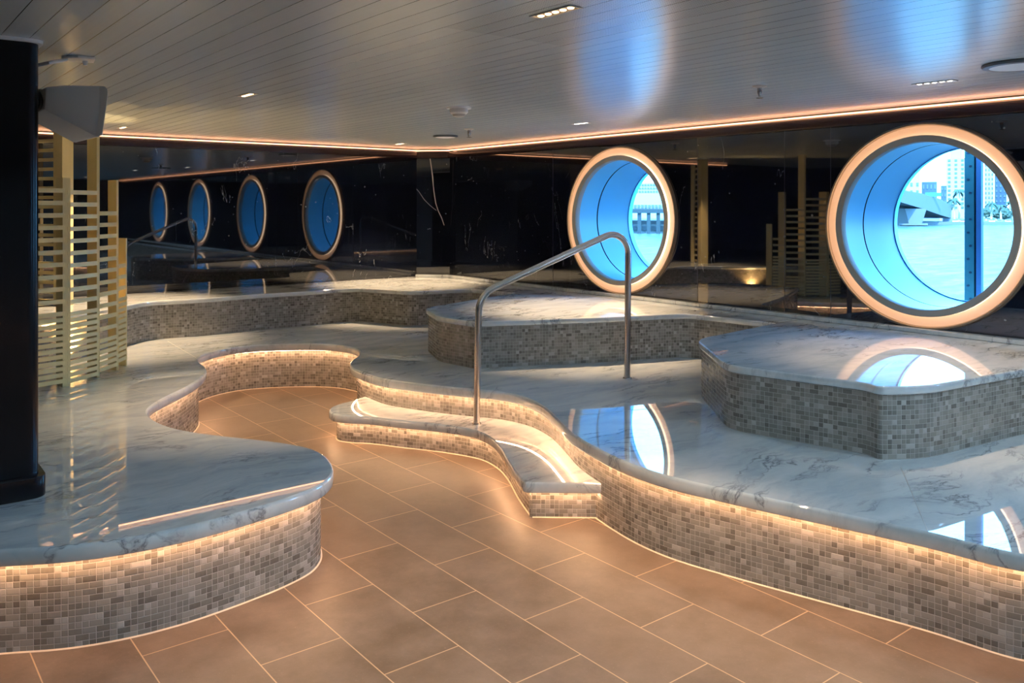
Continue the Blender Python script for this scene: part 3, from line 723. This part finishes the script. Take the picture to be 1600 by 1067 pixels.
# palms and trees
PG = m_foliage('palm_green', (.01, .03, .015), (.03, .06, .03)); TG = m_foliage('tree_green', (.01, .03, .018), (.04, .07, .045)); TRK = plain('palm_trunk', (.35, .30, .24), .9)
def palm(px, pyc, Y, label, nf=16):
    base = PY+(EYE-(WL+1.2))*F/Y; b = CP(px, base, Y); t_ = CP(px, pyc, Y)
    t = thing('palm_tree', b, label, 'palm tree', 'palms on the far shore'); MB().cyl(b, t_, .45, .25, 8).build('trunk', TRK, t)
    m = MB()
    for k in range(nf):
        a = 2*math.pi*k/nf+random.random()*.3; el = random.uniform(-.1, .9); L = random.uniform(3, 4.2)
        d = Vector((math.cos(a), math.sin(a), 0)); s = Vector((-d.y, d.x, 0)); rows = [[], [], []]
        for j in range(6):
            u = j/5; p = t_+d*L*u*math.cos(el)+Vector((0, 0, L*(math.sin(el)*u-1.0*u*u))); w = .55*math.sin(math.pi*(u*.9+.08))
            rows[0].append(p-s*w-Vector((0, 0, w*.5))); rows[1].append(p); rows[2].append(p+s*w-Vector((0, 0, w*.5)))
        m.ribbon(rows)
    m.build('fronds', PG, t)
for i, (px, py, Y, lb) in enumerate([(1499, 297, 350, 'tall palm just left of the steel post'), (1491, 312, 346, 'shorter palm left of the tall palm on the shore'), (1549, 318, 350, 'palm right of the steel post'), (1564, 322, 355, 'second palm right of the steel post'), (1580, 316, 372, 'palm nearest the right rim of the window')]):
    palm(px, py, Y, lb)
def tree(px, py, r, Y, label):
    base = PY+(EYE-(WL+1.2))*F/Y; b = CP(px, base, Y); c = CP(px, py, Y); rr = r/F*Y
    t = thing('tree', b, label, 'tree', 'trees on the far shore'); MB().cyl(b, c, .4, .3, 6).build('trunk', TRK, t)
    bm = bmesh.new(); bmesh.ops.create_icosphere(bm, subdivisions=3, radius=rr)
    vs = []
    for v_ in bm.verts:
        k = 1+random.uniform(-.22, .22); vs.append(c+v_.co*k*Vector((1, 1, .8)).length/1.6249)
    MB().add(vs, [[x.index for x in f.verts] for f in bm.faces]).build('crown', TG, t); bm.free()
for i, (px, py, r, lb) in enumerate([(1470, 326, 6, 'rounded tree at the end of the bridge'), (1482, 322, 7, 'tree below the white stone tower'), (1541, 332, 7, 'low tree right beside the steel post'), (1556, 334, 7, 'low tree between the palms'), (1572, 334, 8, 'wide tree below the blue glass tower'), (1588, 331, 8, 'tree at the right rim of the window')]):
    tree(px, py, r, 362+7*(i%2), lb)
for i, (px, colr, lb) in enumerate([(1493, (.7, .7, .7), 'white car parked on the shore left of the steel post'), (1504, (.5, .08, .08), 'red car parked on the shore left of the steel post'), (1550, (.7, .7, .72), 'white car parked right of the steel post'), (1562, (.08, .08, .1), 'dark car parked right of the steel post'), (1575, (.5, .1, .08), 'red car parked near the window rim')]):
    t = thing('car', CP(px, 348, 343), lb, 'car'); cm = plain('car_paint', colr, .3)
    m = MB(); yaw_box(m, px-5, px+5, 344.8, 347.6, 342, 1.8); m.build('body', cm, t, bevel=.2)
    m = MB(); yaw_box(m, px-3.4, px+3.4, 342.6, 344.9, 342.1, 1.6); m.build('cabin', WNM, t, bevel=.2)
# pier and terminal in window 2
PCN = plain('pier_concrete', (.012, .025, .03), .8)
pr = thing('pier', CP(1015, 365, 230), 'dark piled pier over the water in the window behind the handrail', 'pier')
yaw_box(MB(), 960, 1100, 326.5, 333, 230, 14, 1020).build('deck', PCN, pr); yaw_box(MB(), 960, 1100, 350.5, 353, 231, 1, 1020).build('cross_beam', PCN, pr)
for px in (972, 985, 999, 1013.5, 1028.5, 1044, 1058):
    yaw_box(MB(), px-3, px+3, 333, 366, 230.5, 1.6, 1020).build('pile', PCN, pr); 
tm = thing('terminal_building', CP(1015, 333, 245), 'white cruise terminal with window rows standing behind the pier', 'building')
yaw_box(MB(), 950, 1110, 303, 327, 246, 30, 1020).build('lower_block', BW, tm); yaw_box(MB(), 950, 1036, 285, 303, 248, 26, 1020).build('upper_block', BW, tm)
for r in range(3):
    for k in range(12):
        yaw_box(MB(), 985+k*4.4, 987.8+k*4.4, 287.5+r*5.2, 290+r*5.2, 247.7, .5, 1020).build('window', WNM, tm)
for k in range(12): yaw_box(MB(), 985+k*5.5, 989+k*5.5, 320, 325, 245.7, .5, 1020).build('window', WNM, tm)
yaw_box(MB(), 900, 1200, 345, 366, 262, 60, 1020).build('seawall', CON, tm)
